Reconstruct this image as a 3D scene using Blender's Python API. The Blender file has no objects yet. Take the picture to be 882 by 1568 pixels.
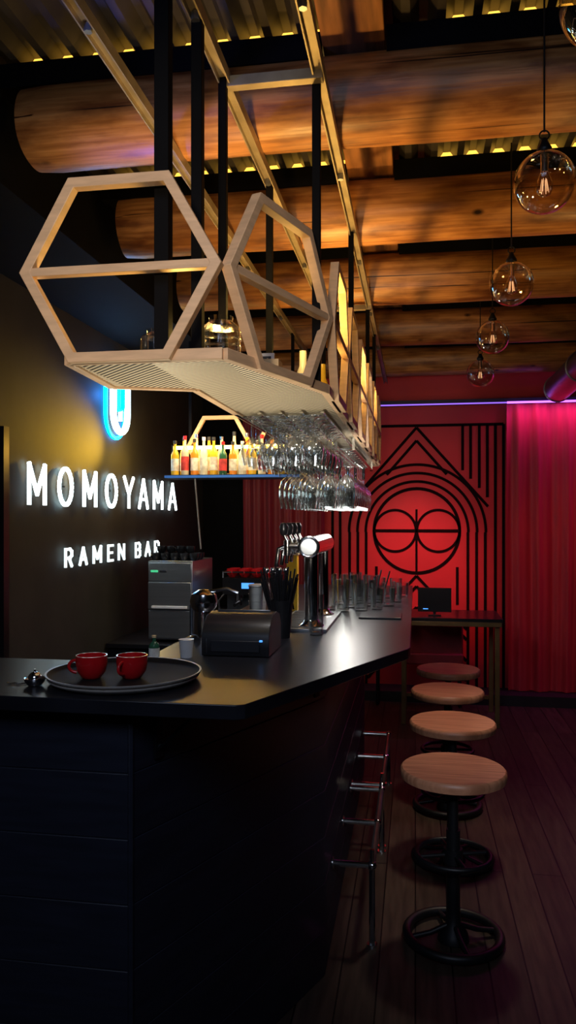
import bpy, bmesh, math, random
from mathutils import Vector, Matrix
random.seed(7)
scene = bpy.context.scene
V = Vector

# ------------------------------------------------------------ materials
def new_mat(name):
    m = bpy.data.materials.new(name); m.use_nodes = True
    nt = m.node_tree
    return m, nt, nt.nodes["Principled BSDF"]

def pmat(name, col, rough=0.5, metal=0.0, var=0.15, scale=8.0, stretch=(1,1,1), bump=0.0, col2=None, coat=0.0, trans=0.0, spec=None):
    m, nt, b = new_mat(name)
    tc = nt.nodes.new("ShaderNodeTexCoord"); mp = nt.nodes.new("ShaderNodeMapping")
    mp.inputs["Scale"].default_value = stretch
    nz = nt.nodes.new("ShaderNodeTexNoise"); nz.inputs["Scale"].default_value = scale; nz.inputs["Detail"].default_value = 6
    rp = nt.nodes.new("ShaderNodeValToRGB")
    c2 = col2 if col2 else tuple(c*(1-var) for c in col)
    c1 = col if col2 else tuple(min(1, c*(1+var)) for c in col)
    rp.color_ramp.elements[0].position = 0.35; rp.color_ramp.elements[1].position = 0.65
    rp.color_ramp.elements[0].color = (*c2, 1); rp.color_ramp.elements[1].color = (*c1, 1)
    L = nt.links.new
    L(tc.outputs["Object"], mp.inputs["Vector"]); L(mp.outputs["Vector"], nz.inputs["Vector"])
    L(nz.outputs["Fac"], rp.inputs["Fac"]); L(rp.outputs["Color"], b.inputs["Base Color"])
    b.inputs["Roughness"].default_value = rough; b.inputs["Metallic"].default_value = metal
    b.inputs["Coat Weight"].default_value = coat
    if spec is not None: b.inputs["Specular IOR Level"].default_value = spec
    if trans: b.inputs["Transmission Weight"].default_value = trans
    if bump:
        bp = nt.nodes.new("ShaderNodeBump"); bp.inputs["Strength"].default_value = bump; bp.inputs["Distance"].default_value = 0.01
        L(nz.outputs["Fac"], bp.inputs["Height"]); L(bp.outputs["Normal"], b.inputs["Normal"])
    return m

def emat(name, col, strength):
    m, nt, b = new_mat(name)
    b.inputs["Base Color"].default_value = (*col, 1)
    b.inputs["Emission Color"].default_value = (*col, 1)
    b.inputs["Emission Strength"].default_value = strength
    return m

def glassmat(name, tint=(1,1,1), refl=1.0, blend=0.25, rough=0.09):
    m, nt, b = new_mat(name); nt.nodes.remove(b)
    out = nt.nodes["Material Output"]
    tr = nt.nodes.new("ShaderNodeBsdfTransparent"); tr.inputs[0].default_value = (*tint, 1)
    gl = nt.nodes.new("ShaderNodeBsdfGlossy"); gl.inputs["Roughness"].default_value = rough
    gl.inputs[0].default_value = (refl, refl, refl, 1)
    lw = nt.nodes.new("ShaderNodeLayerWeight"); lw.inputs[0].default_value = blend
    mx = nt.nodes.new("ShaderNodeMixShader")
    L = nt.links.new
    L(lw.outputs["Facing"], mx.inputs[0]); L(tr.outputs[0], mx.inputs[1]); L(gl.outputs[0], mx.inputs[2])
    L(mx.outputs[0], out.inputs[0])
    return m

M = {}
M['black'] = pmat("black_paint", (0.010,0.011,0.016), 0.55)
M['blackgloss'] = pmat("black_plastic", (0.012,0.012,0.014), 0.28)
M['traymat'] = pmat("rubber_tray_surface", (0.010,0.010,0.011), 0.7, spec=0.2)
M['blackmetal'] = pmat("black_steel", (0.008,0.008,0.010), 0.45, 0.2)
M['post'] = pmat("black_post_paint", (0.003,0.003,0.004), 0.7, 0.0, spec=0.1)
M['steel'] = pmat("stainless_steel", (0.42,0.44,0.46), 0.32, 0.9, 0.06, 3, (1,1,30))
M['steeldark'] = pmat("dark_steel", (0.16,0.17,0.18), 0.35, 0.9)
M['chrome'] = pmat("chrome", (0.85,0.85,0.87), 0.14, 1.0, 0.03)
M['frame'] = pmat("plywood_frame", (0.70,0.47,0.29), 0.45, 0, 0.10, 6, (2,2,12), 0.05)
M['seat'] = pmat("seat_wood", (0.58,0.27,0.15), 0.42, 0, 0.0, 5, (1,16,1), 0.08, col2=(0.38,0.155,0.08))
M['red'] = pmat("red_ceramic", (0.62,0.010,0.014), 0.2, 0, 0.08, coat=0.5)
M['white'] = pmat("white_ceramic", (0.75,0.74,0.72), 0.3)
M['tan'] = pmat("tan_card", (0.70,0.50,0.26), 0.6)
M['trayw'] = pmat("tray_rim", (0.50,0.44,0.38), 0.4)
M['glass'] = glassmat("clear_glass", (0.95,0.97,0.97), 1.0, 0.50, 0.12)
M['globe'] = glassmat("globe_glass", (0.96,0.88,0.78), 1.0, 0.36, 0.03)
M['amber'] = pmat("amber_liquid", (0.85,0.28,0.03), 0.15, 0, 0.2)
M['yellow'] = pmat("yellow_liquid", (0.95,0.55,0.04), 0.15, 0, 0.2)
M['clearb'] = pmat("pale_bottle", (0.7,0.66,0.5), 0.12, 0, 0.2)
M['greenb'] = pmat("green_bottle", (0.03,0.12,0.06), 0.1, 0, 0.2)
M['label'] = pmat("bottle_label", (0.85,0.8,0.68), 0.6, 0, 0.3, 30)
M['labelr'] = pmat("bottle_label_red", (0.6,0.05,0.05), 0.6, 0, 0.3, 30)
M['brass'] = pmat("brass_steel", (0.30,0.19,0.08), 0.35, 0.7)
M['channel'] = pmat("galvanised_channel", (0.34,0.28,0.19), 0.42, 0.5, 0.2, 10)
M['letter'] = emat("sign_letter_face", (0.84,0.97,1.0), 2.6)
M['letter2'] = emat("small_letter_face", (0.84,0.97,1.0), 1.1)
M['neonw'] = emat("neon_tube_white", (0.62,0.90,1.0), 6.0)
M['neonb'] = emat("neon_tube_halo_blue", (0.0,0.38,1.0), 16.0)
M['ledpink'] = emat("led_strip_magenta", (0.50,0.12,1.0), 3.0)
M['ledviolet'] = emat("led_strip_violet", (0.35,0.16,1.0), 1.0)
M['ledwarm'] = emat("led_strip_warm", (1.0,0.60,0.10), 26.0)
M['gapwarm'] = emat("gap_glow_warm", (1.0,0.50,0.06), 2.2)
M['ledblue'] = emat("shelf_led_blue", (0.05,0.22,0.8), 0.12)
M['screenblue'] = emat("display_blue", (0.08,0.35,1.0), 1.3)
M['ledgreen'] = emat("display_green", (0.1,0.9,0.4), 0.4)
M['filament'] = emat("filament", (1.0,0.62,0.35), 0.9)
M['mural'] = pmat("mural_line_paint", (0.006,0.002,0.003), 0.8, spec=0.1)
M['redsofa'] = pmat("red_upholstery", (0.35,0.02,0.03), 0.6)

def logmat():
    m, nt, b = new_mat("log_wood"); L = nt.links.new
    tc = nt.nodes.new("ShaderNodeTexCoord")
    def mapn(s):
        q = nt.nodes.new("ShaderNodeMapping"); q.inputs["Scale"].default_value = s; L(tc.outputs["Object"], q.inputs[0]); return q.outputs[0]
    def noise(vec, sc, det, dist=0):
        q = nt.nodes.new("ShaderNodeTexNoise"); q.inputs["Scale"].default_value = sc; q.inputs["Detail"].default_value = det; q.inputs["Distortion"].default_value = dist
        L(vec, q.inputs["Vector"]); return q.outputs["Fac"]
    def ramp(f, els):
        r = nt.nodes.new("ShaderNodeValToRGB"); cr = r.color_ramp
        cr.elements[0].position, cr.elements[0].color = els[0][0], (*els[0][1],1)
        cr.elements[1].position, cr.elements[1].color = els[-1][0], (*els[-1][1],1)
        for p,c in els[1:-1]: e = cr.elements.new(p); e.color = (*c,1)
        L(f, r.inputs[0]); return r.outputs[0]
    def mul(a, c):
        q = nt.nodes.new("ShaderNodeMix"); q.data_type='RGBA'; q.blend_type='MULTIPLY'; q.inputs[0].default_value = 1
        L(a, q.inputs[6]); L(c, q.inputs[7]); return q.outputs[2]
    grain = noise(mapn((1.1,22,22)), 3, 9, 0.15)
    base = ramp(grain, [(0.28,(0.31,0.118,0.030)),(0.5,(0.50,0.215,0.065)),(0.72,(0.66,0.32,0.11))])
    stain = ramp(noise(mapn((1.6,5,5)), 2.4, 8), [(0.34,(0.40,0.30,0.24)),(0.54,(1,1,1))])
    patch = ramp(noise(mapn((0.8,1.5,1.5)), 1.6, 3), [(0.35,(0.55,0.50,0.45)),(0.6,(1,1,1))])
    crack = ramp(noise(mapn((0.30,30,30)), 2, 2), [(0.30,(0.10,0.06,0.04)),(0.34,(1,1,1))])
    vo = nt.nodes.new("ShaderNodeTexVoronoi"); vo.inputs["Scale"].default_value = 2.8; L(mapn((1.0,1.8,1.8)), vo.inputs["Vector"])
    knot = ramp(vo.outputs["Distance"], [(0.03,(0.05,0.03,0.02)),(0.085,(1,1,1))])
    c = mul(mul(mul(mul(base, stain), patch), knot), crack)
    L(c, b.inputs["Base Color"]); b.inputs["Roughness"].default_value = 0.42
    bp = nt.nodes.new("ShaderNodeBump"); bp.inputs["Strength"].default_value = 0.25; bp.inputs["Distance"].default_value = 0.006
    L(grain, bp.inputs["Height"]); L(bp.outputs[0], b.inputs["Normal"])
    return m
M['log'] = logmat()

def plankmat(name, c1, c2, width, length, rough, axis='Y', gap=(0.002,0.002,0.002)):
    m, nt, b = new_mat(name); L = nt.links.new
    tc = nt.nodes.new("ShaderNodeTexCoord"); mp = nt.nodes.new("ShaderNodeMapping")
    if axis == 'Y': mp.inputs["Rotation"].default_value = (0,0,math.radians(90))
    br = nt.nodes.new("ShaderNodeTexBrick")
    br.inputs["Scale"].default_value = 1; br.inputs["Brick Width"].default_value = length; br.inputs["Row Height"].default_value = width
    br.inputs["Mortar Size"].default_value = 0.003; br.inputs["Color1"].default_value = (*c1,1); br.inputs["Color2"].default_value = (*c2,1)
    br.inputs["Mortar"].default_value = (*gap,1)
    nz = nt.nodes.new("ShaderNodeTexNoise"); nz.inputs["Scale"].default_value = 4; nz.inputs["Detail"].default_value = 8
    mp2 = nt.nodes.new("ShaderNodeMapping"); mp2.inputs["Scale"].default_value = (1,9,1)
    r = nt.nodes.new("ShaderNodeValToRGB"); r.color_ramp.elements[0].position=0.3; r.color_ramp.elements[1].position=0.7
    r.color_ramp.elements[0].color=(0.5,0.5,0.5,1); r.color_ramp.elements[1].color=(1.3,1.3,1.3,1)
    mu = nt.nodes.new("ShaderNodeMix"); mu.data_type='RGBA'; mu.blend_type='MULTIPLY'; mu.inputs[0].default_value = 1
    L(tc.outputs["Object"], mp.inputs[0]); L(mp.outputs[0], br.inputs["Vector"]); L(mp.outputs[0], mp2.inputs[0]); L(mp2.outputs[0], nz.inputs["Vector"])
    L(nz.outputs["Fac"], r.inputs[0]); L(br.outputs["Color"], mu.inputs[6]); L(r.outputs[0], mu.inputs[7]); L(mu.outputs[2], b.inputs["Base Color"])
    b.inputs["Roughness"].default_value = rough; b.inputs["Specular IOR Level"].default_value = 0.3
    bp = nt.nodes.new("ShaderNodeBump"); bp.inputs["Strength"].default_value = 0.5; bp.inputs["Distance"].default_value = 0.004; bp.invert = True
    L(br.outputs["Fac"], bp.inputs["Height"]); L(bp.outputs[0], b.inputs["Normal"])
    return m
M['floor'] = plankmat("floor_planks", (0.070,0.046,0.032), (0.040,0.027,0.020), 0.13, 2.4, 0.5, gap=(0.001,0.001,0.001))

def meshmat():
    m, nt, b = new_mat("ribbed_metal_sheet"); L = nt.links.new
    tc = nt.nodes.new("ShaderNodeTexCoord"); sp = nt.nodes.new("ShaderNodeSeparateXYZ"); L(tc.outputs["Object"], sp.inputs[0])
    def mth(op, a, bb=None):
        n = nt.nodes.new("ShaderNodeMath"); n.operation = op
        for i, q in enumerate((a, bb)):
            if q is None: continue
            if isinstance(q, (int, float)): n.inputs[i].default_value = q
            else: L(q, n.inputs[i])
        return n.outputs[0]
    xx = mth('PINGPONG', mth('ADD', sp.outputs[0], 0.425+0.7), 0.175)
    v = mth('ADD', xx, sp.outputs[1])
    s = mth('SINE', mth('MULTIPLY', v, 2*math.pi/0.020))
    r = nt.nodes.new("ShaderNodeValToRGB"); r.color_ramp.elements[0].position=0.3; r.color_ramp.elements[1].position=0.7
    r.color_ramp.elements[0].color=(0.07,0.055,0.04,1); r.color_ramp.elements[1].color=(0.85,0.72,0.52,1)
    s2 = mth('MULTIPLY_ADD', s, 0.5); s2.node.inputs[2].default_value = 0.5
    L(s2, r.inputs[0]); L(r.outputs[0], b.inputs["Base Color"]); b.inputs["Metallic"].default_value=0.2; b.inputs["Roughness"].default_value=0.5
    bp = nt.nodes.new("ShaderNodeBump"); bp.inputs["Strength"].default_value=0.6; bp.inputs["Distance"].default_value=0.004
    L(s2, bp.inputs["Height"]); L(bp.outputs[0], b.inputs["Normal"])
    return m
M['mesh'] = meshmat()
M['corr'] = pmat("corrugated_iron", (0.036,0.031,0.029), 0.5, 0.3, 0.35, 5)
M['counter'] = pmat("counter_laminate", (0.012,0.012,0.016), 0.30, 0, 0.4, 3, bump=0.03)
M['body'] = pmat("painted_boards", (0.013,0.015,0.027), 0.5, 0, 0.2, 5, (1,1,8), 0.05)
M['wall'] = pmat("dark_plaster", (0.024,0.022,0.020), 0.75, 0, 0.15, 5, bump=0.1)
M['wallblack'] = pmat("black_wall", (0.004,0.004,0.005), 0.85, spec=0.1)
M['redwall'] = pmat("red_wall_paint", (0.50,0.020,0.030), 0.6, 0, 0.06, 3)
M['beam'] = pmat("brown_beam", (0.22,0.09,0.03), 0.5, 0, 0.4, 5, (6,0.6,6), 0.3)
def curt(name, col):
    m = pmat(name, col, 0.6, 0, 0.12, 4, (8,8,0.5))
    b = m.node_tree.nodes["Principled BSDF"]; b.inputs["Sheen Weight"].default_value = 0.1
    return m
M['curtain'] = curt("curtain_cloth", (0.40,0.024,0.042))
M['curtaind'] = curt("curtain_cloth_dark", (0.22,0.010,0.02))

# ------------------------------------------------------------ mesh builder
class MB:
    def __init__(s, name):
        s.name = name; s.v = []; s.f = []; s.mi = []; s.mats = []
    def m(s, mat):
        mat = M[mat] if isinstance(mat, str) else mat
        if mat not in s.mats: s.mats.append(mat)
        return s.mats.index(mat)
    def add(s, vs, fs, mat):
        o = len(s.v); k = s.m(mat); s.v += [tuple(q) for q in vs]
        for f in fs: s.f.append([i+o for i in f]); s.mi.append(k)
    def box(s, x0,x1,y0,y1,z0,z1, mat):
        vs = [(x,y,z) for z in (z0,z1) for y in (y0,y1) for x in (x0,x1)]
        s.add(vs, [(0,2,3,1),(4,5,7,6),(0,1,5,4),(2,6,7,3),(0,4,6,2),(1,3,7,5)], mat)
    def prism(s, poly, z0, z1, mat):
        n = len(poly)
        vs = [(x,y,z0) for x,y in poly]+[(x,y,z1) for x,y in poly]
        s.add(vs, [tuple(range(n,2*n)), tuple(reversed(range(n)))]+[(i,(i+1)%n,(i+1)%n+n,i+n) for i in range(n)], mat)
    def bar(s, p0, p1, w, h, n, mat):
        p0=V(p0); p1=V(p1); n=V(n).normalized(); d=(p1-p0).normalized(); t=d.cross(n).normalized()
        n = t.cross(d).normalized()
        vs=[]
        for p in (p0,p1):
            for a,b in ((-1,-1),(1,-1),(1,1),(-1,1)): vs.append(p+t*(a*w/2)+n*(b*h/2))
        s.add(vs, [(0,1,2,3),(7,6,5,4),(0,4,5,1),(1,5,6,2),(2,6,7,3),(3,7,4,0)], mat)
    def cyl(s, p0, p1, r0, mat, r1=None, seg=20, caps=True):
        r1 = r0 if r1 is None else r1
        p0=V(p0); p1=V(p1); d=(p1-p0).normalized()
        a = V((0,0,1)) if abs(d.z)<0.9 else V((1,0,0))
        u=d.cross(a).normalized(); w=d.cross(u).normalized()
        A=[p0+(u*math.cos(2*math.pi*i/seg)+w*math.sin(2*math.pi*i/seg))*r0 for i in range(seg)]
        B=[p1+(u*math.cos(2*math.pi*i/seg)+w*math.sin(2*math.pi*i/seg))*r1 for i in range(seg)]
        fs=[(i,(i+1)%seg,(i+1)%seg+seg,i+seg) for i in range(seg)]
        if caps: fs += [tuple(reversed(range(seg))), tuple(range(seg,2*seg))]
        s.add(A+B, fs, mat)
    def lathe(s, prof, c, mat, seg=28, sx=1, sy=1):
        c=V(c); vs=[]; n=len(prof)
        for r,z in prof:
            for i in range(seg):
                t=2*math.pi*i/seg; vs.append((c.x+r*math.cos(t)*sx, c.y+r*math.sin(t)*sy, c.z+z))
        fs=[(j*seg+i, j*seg+(i+1)%seg, (j+1)*seg+(i+1)%seg, (j+1)*seg+i) for j in range(n-1) for i in range(seg)]
        s.add(vs, fs, mat)
    def tube(s, pts, r, mat, seg=10, closed=False):
        pts=[V(p) for p in pts]; n=len(pts); rings=[]
        prev=None
        for i,p in enumerate(pts):
            if closed: d=(pts[(i+1)%n]-pts[i-1])
            else: d=(pts[min(i+1,n-1)]-pts[max(i-1,0)])
            d.normalize()
            if prev is None:
                a=V((0,0,1)) if abs(d.z)<0.9 else V((1,0,0))
                u=d.cross(a).normalized()
            else:
                u=(prev-d*prev.dot(d)).normalized()
            prev=u; w=d.cross(u)
            rings += [p+(u*math.cos(2*math.pi*k/seg)+w*math.sin(2*math.pi*k/seg))*r for k in range(seg)]
        fs=[]
        for j in range(n if closed else n-1):
            a=j*seg; b=((j+1)%n)*seg
            fs += [(a+k, a+(k+1)%seg, b+(k+1)%seg, b+k) for k in range(seg)]
        if not closed: fs += [tuple(reversed(range(seg))), tuple(range((n-1)*seg, n*seg))]
        s.add(rings, fs, mat)
    def torus(s, c, R, r, mat, axis='Z', seg=48, ts=10):
        c=V(c); pts=[]
        for i in range(seg):
            t=2*math.pi*i/seg; a,b=R*math.cos(t),R*math.sin(t)
            pts.append(c+(V((a,b,0)) if axis=='Z' else V((a,0,b)) if axis=='Y' else V((0,a,b))))
        s.tube(pts, r, mat, ts, True)
    def sphere(s, c, r, mat, seg=24, rings=14, a0=0, a1=180):
        s.lathe([(max(1e-5,r*math.sin(math.radians(a0+(a1-a0)*i/rings))), -r*math.cos(math.radians(a0+(a1-a0)*i/rings))) for i in range(rings+1)], c, mat, seg)
    def done(s, bevel=0.0, angle=35, loc=None):
        me=bpy.data.meshes.new(s.name); me.from_pydata(s.v, [], s.f)
        for m in s.mats: me.materials.append(m)
        me.polygons.foreach_set("material_index", s.mi)
        bm=bmesh.new(); bm.from_mesh(me); bmesh.ops.recalc_face_normals(bm, faces=bm.faces); bm.to_mesh(me); bm.free()
        me.polygons.foreach_set("use_smooth", [True]*len(me.polygons))
        me.set_sharp_from_angle(angle=math.radians(angle)); me.update()
        o=bpy.data.objects.new(s.name, me); scene.collection.objects.link(o)
        if bevel:
            b=o.modifiers.new("bevel","BEVEL"); b.width=bevel; b.segments=2; b.limit_method='ANGLE'; b.angle_limit=math.radians(40)
        if loc: o.location = loc
        return o

# ------------------------------------------------------------ room shell
def slab(name, *a):
    b=MB(name); b.box(*a[:6], a[6]); return b.done()
slab("floor", -2.1,3.3,-1.7,7.3,-0.1,0.0,'floor')
slab("wall_left", -2.12,-2.0,-1.7,7.3,0,3.3,'wall')
slab("wall_right", 3.2,3.32,-1.7,7.3,0,3.3,'wallblack')
slab("wall_front", -2.12,3.32,-1.82,-1.7,0,3.3,'wallblack')
b=MB("wall_back")
b.box(-2.12,-1.6,7.1,7.25,0,3.3,'wallblack'); b.box(-1.6,3.32,7.1,7.25,0,3.3,'redwall'); b.done()
slab("baseboard_back", -0.8,3.2,6.80,7.1,0,0.09,'black')
slab("trim_1", -2.0,-1.96,3.44,3.49,0,2.05,'blackgloss')
slab("trim_2", -0.85,3.2,6.97,7.1,2.625,2.66,'black')
slab("black_soffit_mask", -2.0,-1.46,-1.7,7.1,2.80,3.16,'wallblack')  # added black box, keeps the lit ceiling behind the log ends dark
b=MB("ceiling"); n=int(5.4/0.11*8); prof=[0,0.0,0.5,1,1,1,0.5,0]
vs=[]
for i in range(n+1):
    x=-2.12+i*0.11/8; z=3.165+0.04*prof[i%8]
    vs += [(x,-1.7,z),(x,7.25,z)]
b.add(vs, [(2*i,2*i+1,2*i+3,2*i+2) for i in range(n)], 'corr'); b.done(angle=20)
slab("roof_deck", -2.12,3.32,-1.7,7.25,3.23,3.3,'wallblack')

# logs
LOGY=[2.56,3.49,4.47,5.62,6.83]
for k,y in enumerate(LOGY):
    b=MB("ceiling_log_beam"); seg=44; nx=60; x0=-1.335-0.02*k; x1=3.2
    ph=[random.uniform(0,6.28) for _ in range(6)]; vs=[]
    R=0.142 if k in (0,1,2) else 0.13
    def rad(x,t): return R*(1+0.02*math.sin(2*t+ph[0]+x*1.3)+0.014*math.sin(3*t+ph[1]-x*2.1)+0.025*math.sin(x*1.7+ph[2])+0.010*math.sin(5*t+x*4+ph[3])+0.008*math.sin(x*7+ph[4]+2*t))
    for i in range(nx+1):
        x=x0+(x1-x0)*i/nx
        for j in range(seg):
            t=2*math.pi*j/seg; r=rad(x,t)*(0.95 if i==0 else 1); vs.append((x+(0.0 if i else -0.006), y+r*math.cos(t), 2.985+r*math.sin(t)))
    fs=[(i*seg+j,i*seg+(j+1)%seg,(i+1)*seg+(j+1)%seg,(i+1)*seg+j) for i in range(nx) for j in range(seg)]
    fs += [tuple(range(seg)), tuple(range(nx*seg,(nx+1)*seg))]
    b.add(vs, fs, 'log'); b.done(angle=50)
for k,y in enumerate(LOGY):
    b=MB("roof_purlin")
    for xa,xb in ((-1.44,-0.30),(-0.09,3.2)): b.box(xa,xb,y-0.11,y-0.06,3.08,3.163,'post'); b.box(xa,xb,y-0.06,y+0.03,3.10,3.13,'post')
    b.done()
for y in LOGY[:4]:
    b=MB("gap_glow")  # added glowing strip, imitates light showing through the corrugation gaps
    b.box(-1.36,-0.31,y-0.058,y-0.05,3.135,3.203,'gapwarm'); b.box(0.10,3.1,y-0.058,y-0.05,3.135,3.203,'gapwarm'); b.done()
b=MB("timber_beam"); b.box(-0.295,-0.095,0.3,7.0,3.12,3.17,'beam'); b.done(0.004)

# ------------------------------------------------------------ mural
b=MB("wall_mural")
def mp(u,v): return ((u-640)*0.00585+0.01, 1.6+(795-v)*0.00594)
def mline(u0,v0,u1,v1,w=4.2):
    x0,z0=mp(u0,v0); x1,z1=mp(u1,v1)
    b.bar((x0,7.096,z0),(x1,7.096,z1),w*0.0059,0.01,(0,1,0),'mural')
def marc(uc,vc,r,a0,a1,w=4.2,n=64):
    vs=[]; h=w*0.00295
    for i in range(n+1):
        t=math.radians(a0+(a1-a0)*i/n); x,z=mp(uc,vc)
        for rr in (r*0.0059-h, r*0.0059+h):
            vs.append((x+rr*math.cos(t),7.092,z+rr*math.sin(t)))
    b.add(vs,[(2*i,2*i+2,2*i+3,2*i+1) for i in range(n)],'mural')
B0=1062
for s in (-1,1):
    for o in (131,119): mline(640+s*o,652,640+s*o,B0)
    for o,vb in ((107,770),(95,756),(82,742),(70,729)): mline(640+s*o,652,640+s*o,vb-8)
    mline(640,655,640+s*108,776); mline(640,675,640+s*46,727)
    for r in (104,91,78): mline(640+s*r,815,640+s*r,B0)
    for a in (882,898,930,960): mline(640,a,640+s*76,a+80)
    mline(640+s*62,868,640+s*62,925)
    marc(640+s*33,813,32,0,360,4.0)
mline(509,652,771,652)
for r in (104,91,78): marc(640,815,r,0,180)
marc(640,813,65,0,360,4.8)
mline(575,813,705,813,4.6); mline(640,780,640,880,3.5)
b.done()

def curtain(name,x0,x1,y,z0,z1,mat,amp=0.035,per=0.16):
    b=MB(name); n=int((x1-x0)/0.008); nz=10; vs=[]
    for j in range(nz+1):
        f=j/nz; z=z1+(z0-z1)*f
        for i in range(n+1):
            x=x0+(x1-x0)*i/n
            p=x/per*2*math.pi
            w=math.sin(p+0.9*math.sin(p*0.37+1))*(0.75+0.25*math.sin(p*0.21))+0.35*math.sin(p*2.3+f*0.8)
            vs.append((x+0.01*math.sin(f*3+x*5), y+amp*w*(0.6+0.4*f), z))
    b.add(vs,[(j*(n+1)+i,j*(n+1)+i+1,(j+1)*(n+1)+i+1,(j+1)*(n+1)+i) for j in range(nz) for i in range(n)],mat)
    return b.done(angle=180)
curtain("curtain",0.80,3.15,6.99,0.095,2.61,'curtain',0.028,0.19)
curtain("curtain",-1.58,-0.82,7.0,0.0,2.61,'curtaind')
b=MB("led_strip"); b.box(-0.4,0.79,6.93,6.95,2.612,2.622,'ledviolet'); b.box(0.79,3.15,6.925,6.95,2.610,2.624,'ledpink'); b.done()

b=MB("ventilation_duct"); b.cyl((1.20,4.5,2.715),(1.20,6.88,2.715),0.11,'steeldark',seg=36)
for y in (4.52,5.2,5.9,6.86): b.torus((1.20,y,2.715),0.112,0.007,'steel','Y')
b.done()

# ------------------------------------------------------------ bar counter
b=MB("bar_counter")
def inset(poly,d):
    n=len(poly); out=[]
    for i in range(n):
        p=V((*poly[i-1],0)); q=V((*poly[i],0)); r=V((*poly[(i+1)%n],0))
        e1=(q-p).normalized(); e2=(r-q).normalized(); n1=V((-e1.y,e1.x,0)); n2=V((-e2.y,e2.x,0))
        m=(n1+n2).normalized(); k=d/max(0.3,m.dot(n1)); z=q+m*k; out.append((z.x,z.y))
    return out
bp_=[(-1.45,1.80),(-0.69,1.80),(-0.3125,2.68),(-0.32,4.92),(-0.76,4.92),(-0.76,2.14),(-1.45,2.14)]
b.prism(inset(bp_,0.0025),0,1.136,'body')
for k in range(7): b.prism(bp_,0.003+k*0.162,0.003+k*0.162+0.160,'body')
b.prism([(-1.45,1.724),(-0.408,1.724),(-0.388,1.736),(-0.026,2.565),(-0.017,2.60),(-0.017,5.0),(-0.82,5.0),(-0.82,2.2),(-1.45,2.2)],1.137,1.172,'counter')
def bracket(px,py,nx,ny):
    n=V((nx,ny,0)).normalized(); p=V((px,py,0))+n*0.006
    b.bar(p+V((0,0,1.135)),p+V((0,0,0.99)),0.03,0.008,n,'blackmetal')
    b.bar(p+V((0,0,1.130)),p+n*0.17+V((0,0,1.130)),0.03,0.008,(0,0,1),'blackmetal')
    b.bar(p+V((0,0,1.01)),p+n*0.13+V((0,0,1.125)),0.008,0.02,V((-n.y,n.x,0)),'blackmetal')
    b.cyl(p+V((0,0,1.02)),p+n*0.01+V((0,0,1.02)),0.007,'steeldark')
nn=(0.919,-0.394)
bracket(-0.690+0.3775*0.10,1.80+0.88*0.10,*nn); bracket(-0.69+0.3775*0.93,1.80+0.88*0.93,*nn)
for y in (3.3,4.0,4.7): bracket(-0.318,y,1,0)
b.bar((-0.69,1.80,0.0),(-0.69,1.80,1.136),0.012,0.012,(0.5,-0.8,0),'body')
b.done(0.002)

# foot rails
b=MB("foot_rail")
xr=-0.16; zr=0.30; r=0.012
for seg in ((2.90,3.72),(3.78,4.68)):
    y0,y1=seg
    b.tube([(xr,y0,0.0),(xr,y0,zr)],r,'chrome'); b.tube([(xr,y1,0.0),(xr,y1,zr)],r,'chrome')
    b.tube([(xr,y0,zr+0.015),(xr,y0,zr+0.06)],r*0.7,'chrome')
    b.tube([(xr,y0,zr),(xr,y1,zr)],r,'steeldark')
    for y in (y0,(y0+y1)/2,y1):
        b.tube([(-0.308,y,zr),(xr,y,zr)],r,'chrome'); b.cyl((-0.311,y,zr),(-0.305,y,zr),0.022,'chrome'); b.sphere((xr,y,zr),0.018,'chrome',14,8)
    for y in (y0,y1): b.cyl((xr,y,0),(xr,y,0.008),0.02,'chrome')
b.done()

# ------------------------------------------------------------ stools
for (x,y,rot) in ((0.142,2.99,0.3),(0.172,3.68,1.0),(0.175,4.35,0.1),(0.205,4.97,0.7)):
    b=MB("bar_stool")
    z=0.655
    b.lathe([(1e-4,z-0.042),(0.185,z-0.042),(0.197,z-0.036),(0.2,z-0.02),(0.198,z-0.006),(0.192,z),(1e-4,z)],(0,0,0),'seat',56)
    b.lathe([(1e-4,z-0.062),(0.10,z-0.062),(0.13,z-0.043),(1e-4,z-0.043)],(0,0,0),'blackmetal',32)
    b.cyl((0,0,0.40),(0,0,z-0.06),0.019,'blackmetal'); b.cyl((0,0,0.03),(0,0,0.42),0.026,'blackmetal')
    b.torus((0,0,0.325),0.138,0.010,'blackmetal'); b.cyl((0,0,0.295),(0,0,0.35),0.036,'blackmetal')
    b.torus((0,0,0.022),0.174,0.018,'blackmetal',ts=14)
    for k in range(4):
        t=rot+k*math.pi/2; c,s_=math.cos(t),math.sin(t)
        b.tube([(0,0,0.325),(c*0.138,s_*0.138,0.325)],0.008,'blackmetal')
        b.tube([(c*0.02,s_*0.02,0.06),(c*0.09,s_*0.09,0.035),(c*0.174,s_*0.174,0.022)],0.010,'blackmetal')
    b.lathe([(0.06,0.004),(0.055,0.03),(0.03,0.06),(0.027,0.11)],(0,0,0),'blackmetal')
    b.done(loc=(x,y,0), angle=40)

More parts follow.
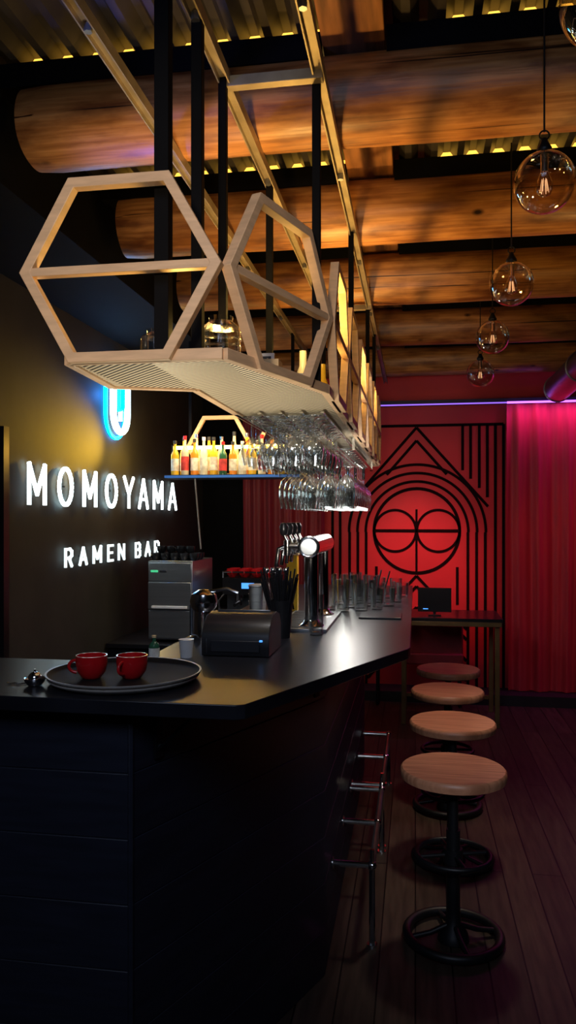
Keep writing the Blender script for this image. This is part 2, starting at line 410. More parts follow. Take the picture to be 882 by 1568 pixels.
# ------------------------------------------------------------ hanging shelf rack
ZT=1.963
b=MB("hanging_shelf_rack")
poly=[(-0.785,1.66),(-0.42,1.66),(-0.25,2.16),(-0.25,5.2),(-0.60,5.2),(-0.60,2.06),(-0.81,1.98)]
b.prism(inset(poly,0.004),ZT-0.004,ZT+0.006,'mesh')
for i in range(len(poly)):
    p,q=poly[i],poly[(i+1)%len(poly)]
    b.bar((p[0],p[1],ZT+0.003+0.0004*(i%2)),(q[0],q[1],ZT+0.003+0.0004*(i%2)),0.022,0.026,(0,0,1),'frame')
def hexf(p0,p1,H,zc,mid=True,w=0.025,h=0.026,mat='frame'):
    p0=V((p0[0],p0[1],0)); p1=V((p1[0],p1[1],0)); d=p1-p0; W=d.length; e=d.normalized(); n=V((-e.y,e.x,0))
    q=[(0,0),(W/4,-H/2),(3*W/4,-H/2),(W,0),(3*W/4,H/2),(W/4,H/2)]
    qi=inset(q,w)
    P=lambda c,s_: p0+e*c[0]+V((0,0,zc+c[1]))+n*(s_*h/2)
    vs=[P(c,-1) for c in q]+[P(c,-1) for c in qi]+[P(c,1) for c in q]+[P(c,1) for c in qi]
    fs=[]
    for i in range(6):
        j=(i+1)%6
        fs += [(i,j,6+j,6+i),(12+i,18+i,18+j,12+j),(i,12+i,12+j,j),(6+i,6+j,18+j,18+i)]
    b.add(vs,fs,mat)
    if mid: b.bar(p0+e*w*0.9+V((0,0,zc)),p1-e*w*0.9+V((0,0,zc)),w*0.85,h*0.9,n,mat)
Hh=0.418; zc=ZT+Hh/2-0.010
hexf((-0.893,1.645),(-0.418,1.645),Hh,zc,w=0.023)
hexf((-0.414,1.655),(-0.240,2.165),Hh,zc,w=0.023)
ys=[2.17+i*(5.2-2.17)/6 for i in range(7)]
for i in range(6): hexf((-0.238,ys[i]+0.002),(-0.238,ys[i+1]-0.002),Hh,zc)
for (x,y,w) in ((-0.572,1.70,0.034),(-0.525,1.82,0.027),(-0.530,2.09,0.023),(-0.272,2.13,0.023),(-0.525,2.76,0.024),(-0.272,3.3,0.022),(-0.525,4.45,0.022),(-0.272,4.45,0.022),(-0.272,5.15,0.022),(-0.525,5.15,0.022)):
    b.box(x-w/2,x+w/2,y-w/2,y+w/2,ZT,2.84 if y>1.75 else 3.16,'post')
for y in (2.1,4.45): b.bar((-0.54,y,2.82),(-0.25,y,2.82),0.03,0.03,(0,0,1),'channel')
b.done(0.0015)
b=MB("ceiling_channel_rail")
for x in (-0.80,-0.525,-0.262):
    b.box(x-0.016,x+0.016,0.5,6.95,2.828,2.846,'channel')
    b.box(x-0.016,x-0.012,0.5,6.95,2.812,2.828,'channel'); b.box(x+0.012,x+0.016,0.5,6.95,2.812,2.828,'channel')
    for y in [1.8+0.93*i for i in range(5)]:
        b.cyl((x,y,2.826),(x,y,2.806),0.011,'steel',seg=6)
b.done()

# shelf content
def jar(b,x,y,z,r,h,mat='glass'):
    b.lathe([(1e-4,0.002),(r*0.9,0.002),(r,0.01),(r,h*0.72),(r*0.95,h*0.82),(r*0.6,h*0.92),(r*0.62,h)],(x,y,z),mat,28)
b=MB("glass_jar")
jar(b,-0.50,1.95,ZT+0.008,0.052,0.155)
for k in range(6): b.torus((-0.50,1.95,ZT+0.03+0.018*k),0.0515,0.0025,'glass',seg=28,ts=6)
b.done()
b=MB("glass_jar"); jar(b,-0.65,1.88,ZT+0.008,0.042,0.11); b.done()
b=MB("picture_frame"); b.box(-0.475,-0.405,2.20,2.212,ZT+0.007,ZT+0.12,'white'); b.box(-0.466,-0.414,2.196,2.2,ZT+0.05,ZT+0.11,'black'); b.torus((-0.44,2.194,ZT+0.08),0.015,0.0022,'white','Y',seg=24); b.box(-0.455,-0.425,2.194,2.2,ZT+0.02,ZT+0.03,'labelr'); b.done()
b=MB("cardboard_box"); b.box(-0.42,-0.36,2.02,2.08,ZT+0.007,ZT+0.065,'tan'); b.box(-0.392,-0.388,2.018,2.082,ZT+0.066,ZT+0.067,'label');b.done(0.002)
b=MB("serving_bowl_stack")
for k in range(4): b.lathe([(1e-4,0),(0.03,0),(0.06,0.03),(0.062,0.032),(0.056,0.03),(1e-4,0.006)],(-0.36,2.35,ZT+0.008+0.012*k),'white')
b.done()
b=MB("shelf_bottles")
for k,(x,y) in enumerate(((-0.40,2.75),(-0.36,3.0),(-0.42,3.25),(-0.35,3.6),(-0.4,3.95),(-0.37,4.3))):
    b.lathe([(1e-4,0),(0.033,0),(0.034,0.13),(0.014,0.18),(0.013,0.235),(1e-4,0.235)],(x,y,ZT+0.008),['clearb','yellow','white','amber'][k%4])
b.done()

# hanging glasses
def wineglass(b,x,y,ztop,L,rb,mat='glass'):
    pr=[(1e-4,0),(0.034,-0.002),(0.010,-0.010),(0.004,-0.02),(0.004,-L*0.42),(0.012,-L*0.46),(rb*0.8,-L*0.55),(rb,-L*0.68),(rb*0.97,-L*0.82),(rb*0.78,-L)]
    b.lathe(pr,(x,y,ztop),mat,20)
b=MB("hanging_wine_glasses")
zg=ZT-0.012
for x in (-0.545,-0.475,-0.405,-0.335):
    for y in [2.55+0.085*i for i in range(9)]:
        wineglass(b,x+random.uniform(-.004,.004),y+random.uniform(-.008,.008),zg-0.005,0.165,0.038)
for x in (-0.555,-0.47,-0.385,-0.30):
    for y in [3.38+0.12*i for i in range(11)]:
        wineglass(b,x,y+random.uniform(-.008,.008),zg-0.04,0.265,0.045)
for x in (-0.59,-0.51,-0.44,-0.37,-0.30):
    b.bar((x,2.5,zg-0.002),(x,4.75,zg-0.002),0.012,0.004,(0,0,1),'chrome')
for x in (-0.595,-0.515,-0.425,-0.34,-0.265):
    b.bar((x,3.34,zg-0.05),(x,4.75,zg-0.05),0.012,0.004,(0,0,1),'chrome'); b.bar((x,3.34,zg),(x,3.34,zg-0.05),0.01,0.004,(0,1,0),'chrome'); b.bar((x,4.75,zg),(x,4.75,zg-0.05),0.01,0.004,(0,1,0),'chrome')
b.done(angle=60)

# ------------------------------------------------------------ globe pendants
for (x,y,z) in ((0.365,1.56,2.60),(0.378,2.38,2.60),(0.393,3.30,2.575),(0.412,4.29,2.585),(0.42,5.19,2.555)):
    b=MB("globe_pendant_lamp")
    b.sphere((0,0,0),0.09,'globe',40,24,0,168)
    b.lathe([(0.0187,0.088),(0.022,0.092),(0.022,0.10),(0.014,0.115),(0.008,0.13),(1e-4,0.132)],(0,0,0),'blackmetal')
    b.cyl((0,0,0.03),(0,0,0.09),0.012,'chrome')
    b.torus((0,0,0.14),0.014,0.0025,'blackmetal','Y',seg=20,ts=6)
    b.cyl((0,0,0.15),(0,0,3.16-z),0.003,'blackmetal',seg=8)
    b.lathe([(1e-4,-0.045),(0.018,-0.036),(0.026,-0.018),(0.022,0.005),(0.012,0.03)],(0,0,0),'globe',24)
    for k in range(6):
        t=k*math.pi/3; c,s_=0.013*math.cos(t),0.013*math.sin(t)
        b.tube([(c*0.5,s_*0.5,0.01),(c,s_,-0.03)],0.0011,'filament',6)
    b.done(loc=(x,y,z),angle=60)

# ------------------------------------------------------------ sign on left wall
LET={'M':(0.95,[[(0,0),(0,1),(0.5,0.25),(1,1),(1,0)]]),'Y':(0.85,[[(0,1),(0.5,0.45),(1,1)],[(0.5,0.45),(0.5,0)]]),
 'A':(0.85,[[(0,0),(0.5,1),(1,0)],[(0.18,0.3),(0.82,0.3)]]),'R':(0.7,[[(0,0),(0,1),(0.7,1),(1,0.86),(1,0.62),(0.7,0.48),(0,0.48)],[(0.55,0.48),(1,0)]]),
 'E':(0.6,[[(1,1),(0,1),(0,0),(1,0)],[(0,0.52),(0.85,0.52)]]),'N':(0.8,[[(0,0),(0,1),(1,0),(1,1)]]),
 'B':(0.7,[[(0,0),(0,1),(0.7,1),(0.95,0.87),(0.95,0.65),(0.7,0.53),(0,0.53)],[(0.7,0.53),(1,0.4),(1,0.13),(0.7,0),(0,0)]])}
LET['O']=(0.85,[[(0.5+0.5*math.cos(t*math.pi/12),0.5+0.5*math.sin(t*math.pi/12)) for t in range(25)]])
def word(name,txt,ys_,z0,h,ws,st,depth,mat='letter'):
    b=MB(name)
    for ch,y,w in zip(txt,ys_,ws):
        lw,strokes=LET[ch]
        for s_ in strokes:
            for p,q in zip(s_[:-1],s_[1:]):
                P=V((-1.972,y+p[0]*w,z0+p[1]*h)); Q=V((-1.972,y+q[0]*w,z0+q[1]*h)); e=(Q-P).normalized()*st*0.4
                b.bar(P-e,Q+e,st,depth,(1,0,0),mat)
        b.cyl((-2.0,y+w*0.5,z0+h*0.5),(-1.975,y+w*0.5,z0+h*0.5),0.004,'steeldark',seg=8)
    return b.done()
word("letter_sign","MOMOYAMA",[3.71,4.05,4.38,4.72,5.03,5.32,5.64,6.00],1.682,0.205,[0.17,0.16,0.17,0.165,0.17,0.175,0.19,0.185],0.021,0.014)
word("letter_sign","RAMENBAR",[4.13,4.32,4.52,4.75,4.93,5.25,5.45,5.66],1.328,0.098,[0.08,0.095,0.11,0.075,0.095,0.085,0.10,0.085],0.016,0.012,'letter2')

b=MB("neon_sign")
yc=4.93; zb=2.31; R=0.125; zt=2.58
pts=[(-1.96,yc-R,zt-0.05)]+[(-1.96,yc+R*math.cos(math.pi+i*math.pi/14),zb+R*math.sin(math.pi+i*math.pi/14)) for i in range(15)]+[(-1.96,yc+R,zt-0.05),(-1.96,yc+R*0.6,zt),(-1.96,yc-R*0.6,zt)]
b.tube(pts,0.022,'neonw',12,True)
halo_pts=[(-1.985,yc-0.03+(p[1]-yc)*1.30,2.42+(p[2]-2.42)*1.14-0.01) for p in pts]
b.tube(halo_pts,0.012,'neonb',10,True)  # enlarged blue tube shifted left, imitates the bloom around the sign
b.tube([(-1.96,yc-0.045,zt),(-1.96,yc-0.045,2.36),(-1.96,yc-0.03,2.33),(-1.96,yc+0.03,2.33),(-1.96,yc+0.045,2.36),(-1.96,yc+0.045,zt)],0.014,'neonb',10)
b.tube([(-1.96,yc,2.33),(-1.96,yc,2.26)],0.014,'neonw',10)
b.cyl((-2.0,yc-R,2.5),(-1.965,yc-R,2.5),0.006,'steeldark'); b.cyl((-2.0,yc+R,2.5),(-1.965,yc+R,2.5),0.006,'steeldark')
b.done()

# ------------------------------------------------------------ bottle shelf (back bar)
b=MB("bottle_shelf")
zs=1.885; ysf=4.80
b.box(-1.60,-0.72,ysf-0.02,ysf+0.20,zs-0.022,zs,'black'); b.box(-1.60,-0.72,ysf-0.026,ysf-0.02,zs-0.020,zs-0.004,'ledblue')
b.box(-1.57,-0.74,ysf+0.071,ysf+0.079,zs+0.172,zs+0.194,'ledwarm')
for x in (-1.575,-0.735): b.box(x-0.006,x+0.006,ysf+0.06,ysf+0.09,zs,zs+0.20,'blackmetal')
hexf((-1.52,ysf+0.20),(-1.06,ysf+0.20),0.41,zs+0.20,False); hexf((-1.05,ysf+0.20),(-0.60,ysf+0.20),0.41,zs+0.20,False)
b.cyl((-1.415,4.84,zs-0.02),(-1.415,4.98,1.40),0.005,'trayw')
for x in (-1.50,-0.80): b.box(x-0.01,x+0.01,ysf+0.215,ysf+0.235,zs-0.02,2.85,'post')
b.done()
def bottle(b,x,y,z,h,r,mat,lab,cap):
    b.lathe([(1e-4,0),(r,0),(r*1.02,0.01),(r*1.02,h*0.58),(r*0.85,h*0.66),(r*0.38,h*0.76),(r*0.34,h*0.92),(r*0.40,h*0.93),(r*0.40,h),(1e-4,h)],(x,y,z),mat,22)
    b.lathe([(r*1.05,h*0.12),(r*1.05,h*0.48)],(x,y,z),lab,22)
    b.lathe([(r*0.45,h*0.92),(r*0.45,h*1.02),(1e-4,h*1.02)],(x,y,z),cap,16)
b=MB("liquor_bottles")
ms=['yellow','clearb','amber','clearb','yellow','greenb','amber','clearb','yellow','clearb','amber','yellow','clearb']
for k in range(13):
    x=-1.545+0.064*k; h=random.choice([0.22,0.24,0.25,0.23,0.21]); bottle(b,x,ysf+0.033+random.uniform(-.008,.008),zs+0.001,h,0.025,ms[k],['label','labelr','label','label'][k%4],['black','red','black','white'][k%4])
for k in range(9):
    x=-1.51+0.085*k; bottle(b,x,ysf+0.115,zs+0.001,random.choice([0.25,0.28,0.27]),0.027,ms[(k*3)%13],'label',['black','chrome'][k%2])
b.done(angle=50)

# ------------------------------------------------------------ back bar
b=MB("back_bar_cabinet"); b.box(-1.99,-1.0,4.80,6.9,0,0.76,'black'); b.box(-1.99,-0.96,4.75,6.92,0.76,0.79,'counter')
for i in range(1,3): b.box(-1.0,-0.992,4.8+i*0.7,4.81+i*0.7,0.05,0.74,'steeldark')
b.done(0.003)
b=MB("ice_machine")
x0,x1,y0,y1,z0,z1=-1.735,-1.435,4.85,5.35,0.81,1.325
b.box(x0,x1,y0,y1,z0,z1,'steel')
b.box(x0+0.004,x1-0.004,y0-0.012,y0,z1-0.13,z1-0.012,'steel')
b.box(x0+0.02,x0+0.07,y0-0.016,y0-0.011,z1-0.075,z1-0.060,'ledgreen'); b.box(x0+0.08,x0+0.13,y0-0.016,y0-0.011,z1-0.075,z1-0.060,'black')
b.box(x0+0.004,x1-0.004,y0-0.018,y0,z0+0.20,z1-0.14,'steel'); b.box(x0+0.03,x1-0.03,y0-0.03,y0-0.016,z0+0.205,z0+0.222,'white')
b.box(x0+0.004,x1-0.004,y0-0.010,y0,z0+0.01,z0+0.19,'steel')
for x in (x0+0.03,x1-0.03):
    for y in (y0+0.03,y1-0.03): b.cyl((x,y,0.79),(x,y,z0),0.015,'blackgloss')
b.done(0.003)
def cup(b,x,y,z,mat,s=1.0,hang=0,inner='white',handle=True):
    b.lathe([(1e-4,0.0),(0.022*s,0.0),(0.026*s,0.004),(0.037*s,0.020*s),(0.041*s,0.042*s),(0.040*s,0.060*s),(0.0375*s,0.060*s),(0.037*s,0.045*s),(0.03*s,0.018*s),(1e-4,0.008)],(x,y,z),mat,30)
    if handle:
        c,s_=math.cos(hang),math.sin(hang)
        b.tube([(x+c*(0.038+0.020*math.sin(t*math.pi/8))*s,y+s_*(0.038+0.020*math.sin(t*math.pi/8))*s,z+(0.032-0.016*math.cos(t*math.pi/8)*1.0)*s) for t in range(9)],0.0042*s,mat,8)
b=MB("coffee_cup_stack")
for k in range(5):
    for j in range(3): cup(b,-1.71+0.066*k,4.92+0.07*j,1.326,'blackgloss',0.78,-2+k+j)
for k in range(4): cup(b,-1.68+0.066*k,4.96,1.326+0.047,'blackgloss',0.78,-1.5+k)
b.done()
b=MB("espresso_machine")
x0,x1,y0,y1,z0=-1.36,-0.98,5.37,5.80,0.82
b.box(x0,x1,y0+0.12,y1,z0+0.02,z0+0.30,'steeldark'); b.box(x0,x1,y0-0.02,y1,z0+0.24,z0+0.36,'blackgloss')
b.box(x0+0.14,x1-0.15,y0-0.026,y0-0.018,z0+0.285,z0+0.325,'screenblue'); b.box(x0,x1,y0-0.01,y0+0.2,z0,z0+0.06,'chrome')
for i in range(10): b.box(x0+0.02+0.034*i,x0+0.03+0.034*i,y0,y0+0.12,z0+0.06,z0+0.065,'steeldark')
for x in (x0+0.11,x1-0.11):
    b.cyl((x,y0+0.05,z0+0.24),(x,y0+0.05,z0+0.19),0.035,'chrome'); b.cyl((x,y0+0.04,z0+0.185),(x,y0-0.11,z0+0.175),0.012,'blackgloss'); b.cyl((x,y0+0.05,z0+0.19),(x,y0+0.05,z0+0.16),0.02,'chrome')
b.tube([(x0+0.02,y0,z0+0.26),(x0-0.02,y0-0.05,z0+0.2),(x0-0.01,y0-0.05,z0+0.07)],0.006,'chrome')
for x in (x0,x1): b.tube([(x,y0,z0+0.36),(x,y0,z0+0.40),(x,y1,z0+0.40),(x,y1,z0+0.36)],0.006,'chrome')
b.tube([(x0,y0,z0+0.40),(x1,y0,z0+0.40)],0.006,'chrome')
for x in (x0+0.04,x1-0.04): b.cyl((x,y0+0.03,0.79),(x,y0+0.03,z0),0.02,'chrome'); b.cyl((x,y1-0.03,0.79),(x,y1-0.03,z0),0.02,'chrome')
for k in range(8): cup(b,x0+0.055+0.09*(k%4),y0+0.05+0.09*(k//4),z0+0.362,'red',1.0,-1.4)
b.done(0.002)

# ------------------------------------------------------------ items on counter
ZC=1.172
b=MB("serving_tray")
tc_=(-0.762,1.945)
for k,rr in enumerate((0.198,0.203)):
    b.lathe([(1e-4,0.0),(rr*0.88,0.0),(rr*0.97,0.008),(rr,0.013),(rr,0.016),(rr*0.975,0.015)],(*tc_,ZC+0.001+0.010*k),'trayw',72)
    b.lathe([(rr*0.975,0.015),(rr*0.94,0.008),(rr*0.9,0.005),(1e-4,0.004)],(*tc_,ZC+0.001+0.010*k),'traymat',72)
b.done(angle=60)
ZB=ZC+0.0155
b=MB("coffee_cup"); cup(b,-0.828,1.885,ZB,'red',1.0,math.radians(195)); b.done(angle=50)
b=MB("coffee_cup"); cup(b,-0.726,1.905,ZB,'red',1.0,math.radians(255)); b.done(angle=50)
b=MB("tea_strainer")
b.lathe([(1e-4,0.0),(0.018,0.002),(0.026,0.012),(0.027,0.02),(0.024,0.019),(0.016,0.008),(1e-4,0.006)],(-0.965,1.845,ZC),'chrome',26); b.sphere((-0.965,1.845,ZC+0.018),0.018,'chrome'); b.tube([(-0.965,1.845,ZC+0.034),(-0.965,1.845,ZC+0.042)],0.003,'chrome')
for t in range(14): b.tube([(-0.992-0.004*t,1.85+0.006*math.sin(t),ZC+0.003),(-0.996-0.004*t,1.85+0.006*math.sin(t+1),ZC+0.003)],0.0018,'chrome',6)
b.done()
b=MB("receipt_printer")
prof=[(0,0),(0,0.060),(0.02,0.092),(0.06,0.118),(0.13,0.126),(0.19,0.112),(0.215,0.08),(0.22,0)]
px0,px1,py=-0.660,-0.445,2.33
vs=[(px0,py+p,ZC+0.002+q) for p,q in prof]+[(px1,py+p,ZC+0.002+q) for p,q in prof]; n=len(prof)
b.add(vs,[tuple(range(n)),tuple(range(n,2*n))]+[(i,(i+1)%n,(i+1)%n+n,i+n) for i in range(n)],'blackgloss')
b.box(px0+0.02,px1-0.02,py+0.125,py+0.13,ZC+0.126,ZC+0.132,'steeldark')
b.box(px0+0.03,px1-0.03,py-0.004,py,ZC+0.015,ZC+0.05,'black'); b.box(px1-0.03,px1-0.02,py-0.006,py-0.001,ZC+0.048,ZC+0.054,'screenblue')
b.box(px0+0.015,px0+0.018,py-0.003,py,ZC+0.01,ZC+0.055,'steeldark')
b.done(0.008)
b=MB("paper_cup"); b.lathe([(1e-4,0),(0.018,0),(0.023,0.055),(0.024,0.056),(0.021,0.055),(1e-4,0.05)],(-0.700,2.30,ZC),'white'); b.done()
b=MB("sauce_bottle"); bottle(b,-0.79,2.26,ZC,0.07,0.016,'greenb','label','tan'); b.done()
b=MB("juice_press")
b.lathe([(1e-4,0),(0.05,0),(0.05,0.012),(0.036,0.02),(0.034,0.10),(0.046,0.115),(0.05,0.135),(0.044,0.16),(0.02,0.175),(1e-4,0.178)],(-0.745,2.66,ZC),'chrome',32)
b.tube([(-0.745,2.66,ZC+0.165),(-0.66,2.66,ZC+0.18),(-0.62,2.66,ZC+0.165)],0.007,'chrome'); b.tube([(-0.79,2.66,ZC),(-0.79,2.66,ZC+0.12),(-0.745,2.66,ZC+0.13)],0.007,'steeldark')
b.done()
b=MB("straw_holder")
sx,sy=-0.478,2.74
b.lathe([(1e-4,0),(0.032,0),(0.042,0.135),(0.039,0.135),(0.030,0.006),(1e-4,0.006)],(sx,sy,ZC),'blackgloss',26)
for k in range(50):
    t=random.uniform(0,6.28); q=random.uniform(0.006,0.030)
    b.tube([(sx+q*0.7*math.cos(t),sy+q*0.7*math.sin(t),ZC+0.01),(sx+q*2.8*math.cos(t),sy+q*2.0*math.sin(t),ZC+random.uniform(0.20,0.255))],0.0032,'blackgloss',6)
for k in range(4):
    x=sx-0.03+0.024*k; b.tube([(x,sy+0.02,ZC+0.1),(x-0.03,sy+0.03,ZC+0.235)],0.0035,'chrome',6); b.sphere((x-0.03,sy+0.03,ZC+0.24),0.011,'chrome',12,8)
b.done()
b=MB("beer_tap_tower")
tx=-0.40
for y in (2.97,3.34):
    b.cyl((tx,y,ZC+0.012),(tx,y,ZC+0.31),0.027,'chrome',seg=32); b.lathe([(0.05,0),(0.05,0.008),(0.034,0.018),(0.028,0.03)],(tx,y,ZC+0.008),'chrome')
b.cyl((tx,2.90,ZC+0.322),(tx,3.44,ZC+0.322),0.040,'chrome',seg=36); b.torus((tx,2.90,ZC+0.322),0.037,0.006,'chrome','Y'); b.cyl((tx,2.894,ZC+0.322),(tx,2.90,ZC+0.322),0.031,'steel',seg=32)
b.box(tx-0.14,tx+0.07,2.88,3.46,ZC,ZC+0.012,'steel')
for i in range(16): b.box(tx-0.13,tx-0.04,2.90+0.035*i,2.912+0.035*i,ZC+0.012,ZC+0.015,'steeldark')
for y in (2.98,3.10,3.22,3.34):
    b.cyl((tx-0.035,y,ZC+0.322),(tx-0.095,y,ZC+0.322),0.013,'chrome'); b.cyl((tx-0.095,y,ZC+0.345),(tx-0.095,y,ZC+0.285),0.015,'chrome')
    b.tube([(tx-0.095,y,ZC+0.325),(tx-0.13,y,ZC+0.31),(tx-0.14,y,ZC+0.24)],0.009,'chrome')
    b.cyl((tx-0.095,y,ZC+0.34),(tx-0.11,y,ZC+0.37),0.007,'chrome'); b.lathe([(0.008,0),(0.016,0.01),(0.018,0.035),(0.011,0.05),(1e-4,0.052)],(tx-0.11,y,ZC+0.362),'blackgloss',14)
b.done(0.001)
def tumbler(b,x,y,z,h,r,mat='glass'):
    b.lathe([(1e-4,0.0),(r*0.82,0.0),(r*0.84,0.004),(r,h),(r*0.95,h),(r*0.78,0.012),(1e-4,0.012)],(x,y,z),mat,24)
b=MB("drinking_glasses")
for (x,y,h,r) in ((-0.33,3.55,0.15,0.034),(-0.25,3.60,0.13,0.036),(-0.40,3.62,0.17,0.034),(-0.18,3.66,0.10,0.034),(-0.31,3.72,0.16,0.036),(-0.22,3.80,0.15,0.036),
                  (-0.13,3.82,0.09,0.036),(-0.38,3.85,0.15,0.036),(-0.29,3.92,0.12,0.036),(-0.19,3.98,0.10,0.036),(-0.10,4.0,0.08,0.036),(-0.34,4.08,0.13,0.036),(-0.25,4.14,0.10,0.036),
                  (-0.14,4.20,0.09,0.036),(-0.07,4.28,0.08,0.036),(-0.30,4.28,0.12,0.036),(-0.20,4.36,0.10,0.036),(-0.11,4.44,0.09,0.036),(-0.34,4.46,0.12,0.036),(-0.24,4.52,0.10,0.036)):
    tumbler(b,x,y,ZC,h,r)
b.tube([(-0.20,3.95,ZC+0.05),(-0.17,3.92,ZC+0.17)],0.004,'steeldark'); b.tube([(-0.16,4.0,ZC+0.05),(-0.13,4.0,ZC+0.16)],0.004,'blackgloss')
b.done(angle=50)
b=MB("tall_glass"); tumbler(b,-0.362,2.82,ZC,0.15,0.030); b.done(angle=50)
b=MB("tall_glass"); tumbler(b,-0.605,2.90,ZC,0.17,0.028); b.done(angle=50)
b=MB("juice_carton"); b.box(-0.59,-0.54,3.52,3.57,ZC,ZC+0.26,'yellow'); b.box(-0.595,-0.535,3.515,3.575,ZC+0.26,ZC+0.275,'tan'); b.done(0.003)
b=MB("takeaway_cup_stack")
for k in range(3): b.lathe([(0.028,0),(0.036,0.09),(0.039,0.092)],(-0.64,3.1,ZC+0.03*k),'white')
b.lathe([(1e-4,0.10),(0.036,0.10),(0.04,0.092)],(-0.64,3.1,ZC+0.06),'white'); b.done()
b=MB("bar_mat"); b.box(-0.24,-0.06,3.30,3.50,ZC,ZC+0.008,'blackgloss'); b.done(0.002)

# ------------------------------------------------------------ table, monitor and bench
b=MB("side_table")
b.box(-0.12,0.66,6.05,6.62,0.80,0.835,'blackgloss'); b.box(-0.11,0.65,6.04,6.06,0.775,0.81,'brass')
for x in (-0.09,0.62):
    for y in (6.09,6.58): b.box(x-0.018,x+0.018,y-0.018,y+0.018,0,0.80,'brass')
b.bar((-0.09,6.58,0.12),(0.62,6.58,0.12),0.03,0.03,(0,1,0),'brass'); b.done(0.002)
b=MB("monitor"); b.bar((0.02,6.22,0.96),(0.28,6.20,0.96),0.19,0.018,(0,1,0),'blackgloss'); b.box(0.10,0.20,6.18,6.30,0.835,0.845,'blackgloss'); b.box(0.14,0.16,6.22,6.24,0.84,0.90,'blackgloss'); b.box(0.06,0.10,6.195,6.2,0.885,0.892,'screenblue'); b.done(0.003)
b=MB("bench_seat"); b.box(-0.35,0.40,6.67,6.77,0.40,0.70,'redsofa'); b.box(-0.35,0.40,6.64,6.77,0.36,0.46,'redsofa')
for x in (-0.32,0.37):
    for y in (6.66,6.74): b.cyl((x,y,0),(x,y,0.36),0.015,'blackmetal')
b.done(0.015)

# ------------------------------------------------------------ lights
def light(name,typ,loc,energy,col,target=None,size=0.2,sizey=None,spot=60,blend=0.8,spread=None):
    d=bpy.data.lights.new(name,typ); d.energy=energy; d.color=col
    if typ=='AREA':
        d.size=size
        if sizey: d.shape='RECTANGLE'; d.size_y=sizey
        if spread: d.spread=math.radians(spread)
    else: d.shadow_soft_size=size
    if typ=='SPOT': d.spot_size=math.radians(spot); d.spot_blend=blend
    o=bpy.data.objects.new(name,d); o.location=loc; scene.collection.objects.link(o)
    if target is not None:
        o.rotation_euler=(V(target)-V(loc)).to_track_quat('-Z','Y').to_euler()
    return o
warm=(1.0,0.57,0.15)
for y,e in ((2.50,40),(3.43,46),(4.42,32)): light("rack_light",'SPOT',(-0.44,y,ZT+0.03),e,warm,(-0.34,y+0.04,3),0.03,spot=112,blend=1)
light("rack_light",'SPOT',(-0.48,2.00,ZT+0.10),6,warm,(-0.55,2.3,3),0.04,spot=120,blend=1)
light("rack_glow",'SPOT',(-0.56,1.80,2.03),3.5,(1.0,0.62,0.15),(-0.66,1.62,2.25),size=0.03,spot=150)
light("rack_glow",'POINT',(-0.42,2.55,2.30),3,(1.0,0.62,0.15),size=0.03)
light("rack_glow",'POINT',(-0.42,3.6,2.30),5.0,(1.0,0.62,0.15),size=0.03)
light("log_fill",'SPOT',(0.9,3.05,2.0),16,warm,(0.7,3.1,2.95),0.06,spot=150,blend=1)  # added fill for the right-hand logs, no fixture hangs here
light("neon_glow_fill",'POINT',(-1.94,4.70,2.40),2.0,(0.03,0.25,1.0),size=0.03)
light("neon_glow_fill",'SPOT',(-1.05,2.75,2.3),12,(0.08,0.15,1.0),(-0.95,2.56,2.86),0.05,spot=50)  # added mid-air blue spot, imitates neon light under the first log
light("neon_glow_fill",'SPOT',(-1.2,1.3,2.4),16,(0.06,0.18,1.0),(-0.8,1.9,2.83),0.05,spot=40)  # added mid-air blue spot, tints the near channel rail
light("shelf_light",'POINT',(-1.78,5.05,2.05),6,(1.0,0.60,0.05),size=0.03)
light("shelf_light",'AREA',(-1.2,4.70,2.25),5,(1.0,0.75,0.4),(-1.2,4.85,1.95),0.7,0.1)
light("sign_wall_light",'SPOT',(-1.62,5.05,2.08),85,(1.0,0.58,0.05),(-2.0,4.40,2.10),0.03,spot=50,blend=1)
light("mural_light",'SPOT',(0.1,5.3,2.4),150,(1.0,0.20,0.20),(0.02,7.1,1.15),0.12,spot=40,blend=1)
light("mural_light",'SPOT',(0.1,5.3,2.4),24,(1.0,0.20,0.20),(0.02,7.1,1.3),0.12,spot=75,blend=1)
light("curtain_wash",'AREA',(2.0,6.86,2.60),9,(1.0,0.10,0.66),(2.0,7.05,0.9),2.3,0.05)
light("curtain_light",'SPOT',(1.6,5.6,2.4),26,(1.0,0.12,0.14),(1.6,7.0,1.05),0.2,spot=76,blend=1)
light("duct_pink_fill",'SPOT',(1.5,5.0,2.3),3,(1.0,0.1,0.4),(1.2,5.2,2.7),0.05,spot=80,blend=1)  # added pink spot, stands in for the reflection on the duct
light("purple_floor_light",'SPOT',(1.0,6.2,2.5),8,(0.35,0.10,1.0),(0.9,6.62,0),0.2,spot=36,blend=1)
light("stool_light",'SPOT',(0.3,3.7,2.5),54,(1.0,0.80,0.62),(0.15,3.7,0.6),0.08,spot=64,blend=1)
light("front_fill",'AREA',(-0.2,-0.5,2.9),9,(0.60,0.72,1.0),(-0.4,2.5,1.0),1.0,spread=120)  # added soft fill from behind the camera, not a ceiling fixture
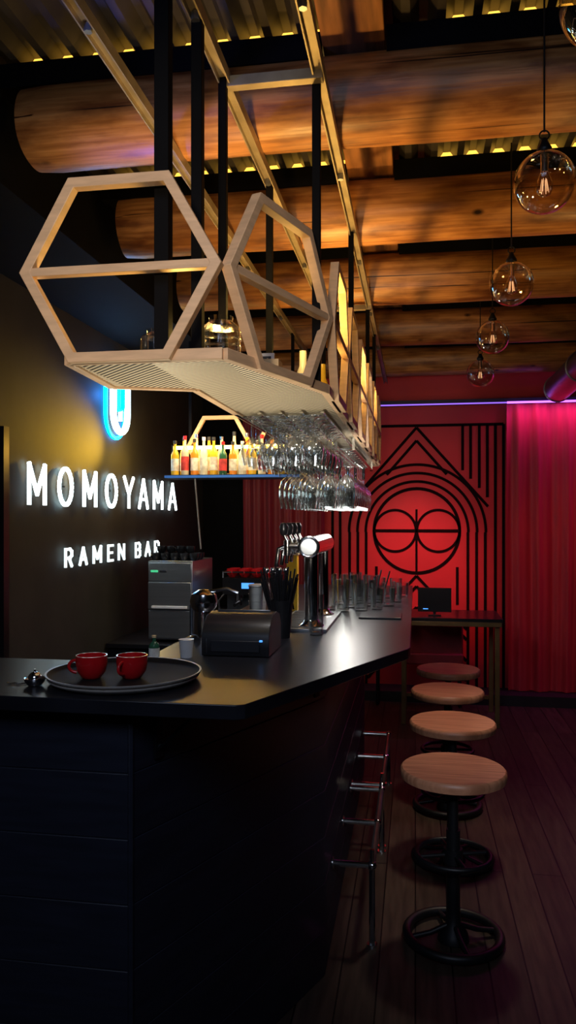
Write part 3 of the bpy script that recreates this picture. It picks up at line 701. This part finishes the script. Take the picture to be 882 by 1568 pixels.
light("front_rack_fill",'SPOT',(-0.2,-0.9,1.75),128,(1.0,0.79,0.54),(-0.5,1.8,2.15),0.12,spot=27,blend=0.6)  # added spot behind the camera, brightens the hex frame fronts
light("foot_rail_fill",'SPOT',(0.35,0.2,1.9),60,(0.85,0.9,1.0),(-0.2,3.6,0.25),0.08,spot=20,blend=1)  # added unseen spot, puts bright highlights on the chrome rails
light("counter_light",'SPOT',(-0.45,2.3,1.93),7,(0.95,0.95,1.0),(-0.30,2.75,1.17),0.05,spot=110)
light("counter_light",'AREA',(-0.35,4.0,1.66),5,(1.0,0.95,0.9),(-0.35,4.0,1.0),0.2,0.8)
light("counter_light",'POINT',(-0.45,4.85,1.62),3,(1.0,0.93,0.85),size=0.05)  # added backlight, gives the counter glasses rim reflections
light("under_shelf_fill",'SPOT',(-0.68,2.25,1.25),27,(1.0,0.88,0.64),(-0.50,2.1,1.96),0.05,spot=120,blend=1)  # added upward spot without a fixture, brightens the rack underside
light("glass_fill",'SPOT',(-0.15,3.2,1.40),22,(1.0,0.92,0.8),(-0.4,3.5,1.85),0.05,spot=90,blend=1)  # added spot without a fixture, brightens the hanging glasses
light("glass_fill",'SPOT',(-0.40,2.15,1.55),20,(1.0,0.95,0.85),(-0.43,3.2,1.82),0.04,spot=50,blend=1)  # added camera-side spot, whitens reflections on the near glasses
light("back_bar_light",'SPOT',(-0.9,3.6,2.4),28,(0.8,0.88,1.0),(-1.45,4.9,1.05),0.1,spot=28)

w=bpy.data.worlds.new("world"); scene.world=w; w.use_nodes=True
w.node_tree.nodes["Background"].inputs[0].default_value=(0.01,0.012,0.03,1); w.node_tree.nodes["Background"].inputs[1].default_value=0.3

# ------------------------------------------------------------ camera
cd=bpy.data.cameras.new("camera"); cam=bpy.data.objects.new("camera",cd); scene.collection.objects.link(cam)
cam.location=(0,0,1.6); cam.rotation_euler=(math.radians(90),0,math.radians(9.40))
cd.sensor_fit='VERTICAL'; cd.sensor_height=36; cd.lens=27.05; cd.shift_y=11/1600; cd.clip_start=0.05
scene.camera=cam
scene.view_settings.view_transform='Standard'
try: scene.view_settings.look='None'
except: pass
